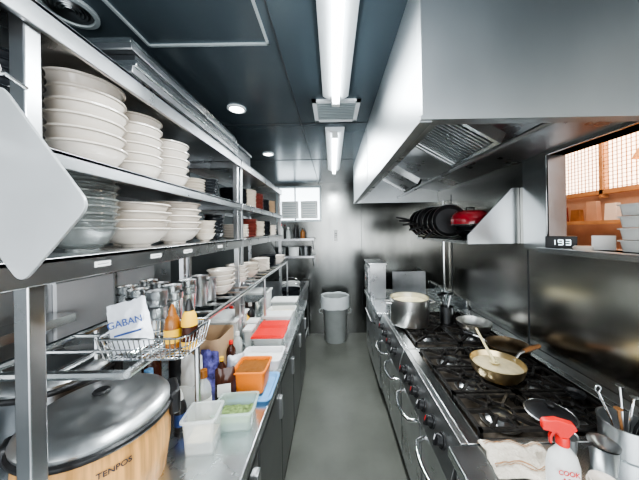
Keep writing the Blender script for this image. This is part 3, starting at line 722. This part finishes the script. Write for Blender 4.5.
cup2=[(0,.003),(.036,.003),(.038,0),(.045,.085),(.048,.088),(.043,.085),(.035,.006),(0,.006)]
MB().lathe([(r*.8,z*.9) for r,z in cup2],28).done('steel_cup','lidst',loc=(.855,.80,BZ),label='brushed steel cup on the counter',cat='cup')
MB().lathe([(r*.7,z*.8) for r,z in cup2],28).done('steel_cup','lidst',loc=(.785,.855,BZ),label='shiny small steel cup beside the range',cat='cup')
t=thing('tea_strainer','steel mesh strainer with black handle resting on the cup','strainer',(.855,.80,BZ+.082))
MB().lathe([(0,-.022),(.016,-.018),(.026,-.004),(.032,0),(.040,.003),(.030,0),(.016,-.014),(0,-.018)],24).done('bowl','steel',t)
MB().tube([(-.036,0,.001),(-.07,-.015,.010),(-.10,-.03,.018)],[.004,.005,.006]).done('handle','black',t)
t=thing('utensil_holder','round steel pot full of utensils against the wall','utensil holder',(1.0,.865,BZ))
MB().lathe([(0,0),(.062,0),(.066,.004),(.068,.10),(.072,.102),(.066,.102),(.062,.006),(0,.006)],32).done('body','lidst',t)
for i,(dx,dy,m_,hh) in enumerate(((.03,.01,'chrome',.17),(-.03,.02,'chrome',.18),(.0,-.03,'black',.16),(.025,.03,'steel',.19),(-.035,-.02,'woodh',.17),(.035,-.02,'black',.15))):
    b=MB().tube([(dx*.4,dy*.4,.01),(dx,dy,.10),(dx*1.8,dy*1.8,hh)],.004)
    if i!=1: b.lathe([(0,-.004),(.010,-.002),(.012,.002),(0,.003)],14,c=(dx*1.8,dy*1.8,hh))
    else: b.tube([(dx*1.8+.010*math.cos(a*pi/6),dy*1.8,hh+.012+.012*math.sin(a*pi/6)) for a in range(12)],.002,6,True)
    b.done('kitchen_utensil',m_,loc=(1.0,.865,BZ),label='%s utensil standing in the steel pot'%('black' if m_=='black' else 'metal' if m_!='woodh' else 'wooden-handled'),cat='utensil',group='utensils in the steel pot')
stack('white_dish',bowl_prof(.038,.025),'ceramic',2,.775,.725,BZ,.012,'small white dish beside the spray bottle','dish','small white dishes')

# ---------------------------------------------------------------- wall shelf with pans
SZ=1.57
t=thing('wall_shelf','stainless wall shelf with solid gusset ends holding pans','shelf',(0,0,SZ))
MB().box(.90,RX-.002,1.68,2.64,-.012,0).box(.90,.91,1.68,2.64,-.03,-.0).done('deck','steel_b',t,bevel=.002)
for y in (1.665,2.642): MB().prism([(.90,-.03),(RX-.002,-.03),(RX-.002,.34),(1.20,.34),(.90,.03)],'y',y,y+.012).done('gusset','steel_hood',t)
stack('mixing_bowl',bowl_prof(.115,.06,.5),'blackcer',2,1.06,1.92,SZ+.001,.035,'black bowl stacked on the wall shelf','bowl','black bowls on the wall shelf')
t=thing('red_pot','dark red enamel pan upturned on the black bowls','pan',(1.06,1.92,SZ+.098))
MB().lathe([(.130,0),(.143,.002),(.142,.04),(.132,.080),(.10,.108),(.03,.115),(0,.115),(0,.110),(.095,.10),(.125,.06)],36).done('body','redpot',t)
MB().lathe([(.144,0),(.149,.004),(.144,.009),(.140,.004)],36).done('rim','steel_b',t)
MB().tube([(-.03,0,.112),(-.03,0,.135),(.03,0,.135),(.03,0,.112)],.006).done('handle','black',t)
for i in range(6):
    R=.140-.004*(i%3)
    t=thing('frying_pan','round black frying pan standing on edge with handle over the aisle','pan',(1.01-.020*i,2.16+.072*i,SZ+R*.985+.002),rot=(pi/2-.14,0,-.30),group='frying pans on the wall shelf')
    MB().lathe([(0,0),(R*.8,0),(R,.03),(R-.003,.03),(R*.78,.004),(0,.004)],36).done('body','panblk',t)
    MB().lathe([(R-.001,.029),(R+.002,.031),(R-.001,.033),(R-.004,.031)],36).done('rim','steel' ,t)
    a=pi+(.62-.17*i)
    ca,sa=math.cos(a),math.sin(a)
    MB().tube([(R*.95*ca,R*.95*sa,.028),((R+.03)*ca,(R+.03)*sa,.042),((R+.08)*ca,(R+.08)*sa,.050),((R+.13)*ca,(R+.13)*sa,.045)],[.006,.009,.011,.009],8).done('handle','black',t)
MB().tube([(RX-.03,2.75,1.95),(RX-.03,2.75,.9)],.014).done('wall_pipe','steel_b',label='vertical steel gas pipe on the wall',cat='pipe')

# sill things
t=thing('timer_display','small black digital timer with lit digits on the sill','timer',(RX-.0,1.37,WZ0),rz=-.8)
MB().box(-.065,.065,-.012,.012,0,.065).done('casing','black',t,bevel=.003)
b=MB()
def seg(ch,cx):
    w,h=.010,.013; k=.0016
    S={'a':(-w,w,h*2-k,h*2+k),'g':(-w,w,h-k,h+k),'d':(-w,w,-k,k),'f':(-w-k,-w+k,h,h*2),'b':(w-k,w+k,h,h*2),'e':(-w-k,-w+k,0,h),'c':(w-k,w+k,0,h)}
    for s_ in {'1':'bc','9':'abcdfg','3':'abcdg'}[ch]:
        x0,x1,z0,z1=S[s_]; b.box(cx+x0*.9,cx+x1*.9,-.0135,-.0125,.018+z0,.018+z1)
seg('1',-.032); seg('9',0); seg('3',.030)
b.done('digits','digit',t)
for i in range(4):
    t=tub(RX+.09,1.055,.13,.13,.05,'white','white takeout container stacked on the pass-through sill',z=WZ0+.002+i*.053,cat='container',name='takeout_container',taper=.9)
    t['group']='white containers on the sill'
MB().box(-.04,.04,-.001,.001,0,.07).done('order_slip','paper',loc=(RX+.05,1.20,WZ0+.001),rot=(.1,0,-.8),label='white order slip standing on the sill',cat='paper')
MB().lathe([(0,0),(.035,0),(.04,.01),(.03,.02),(0,.02)],20).done('small_dish','ceramic',loc=(RX+.0,1.25,WZ0),label='small white dish on the sill',cat='dish')

# ---------------------------------------------------------------- lights
def area(name,loc,rot,sx,sy,e,col):
    l=bpy.data.lights.new(name,'AREA'); l.shape='RECTANGLE'; l.size=sx; l.size_y=sy; l.energy=e; l.color=col
    o=bpy.data.objects.new(name,l); COL.objects.link(o); o.location=loc; o.rotation_euler=rot; return o
area('fluorescent_lamp_light',(.03,.76,CZ-.09),(0,0,0),.1,1.2,18,(.92,.98,1))
area('fluorescent_lamp_light',(.03,2.44,CZ-.09),(0,0,0),.1,1.2,22,(.92,.98,1))
area('rear_fill',(0,-1.2,1.6),(math.radians(88),0,0),2.4,1.5,30,(.95,.98,1))  # unseen area light added behind the camera to brighten near surfaces; no window there
l=bpy.data.lights.new('dining_glow','POINT'); l.energy=14; l.color=(1,.74,.52); l.shadow_soft_size=.15
o=bpy.data.objects.new('dining_glow',l); COL.objects.link(o); o.location=(1.8,1.7,2.45)
w=bpy.data.worlds.new('w'); SC.world=w; w.use_nodes=True
bg=w.node_tree.nodes['Background']; bg.inputs['Color'].default_value=(.88,.94,1,1); bg.inputs['Strength'].default_value=1.2

# ---------------------------------------------------------------- camera
cd=bpy.data.cameras.new('camera'); cam=bpy.data.objects.new('camera',cd); COL.objects.link(cam)
cd.sensor_width=36; cd.lens=250/639*36; cd.clip_start=.02
cd.shift_x=-13/639; cd.shift_y=-10/639
Rm=Matrix.Rotation(math.radians(90),4,'X')@Matrix.Rotation(math.radians(-1.0),4,'Z')
cam.matrix_world=Matrix.Translation((0,0,1.65))@Rm
SC.camera=cam
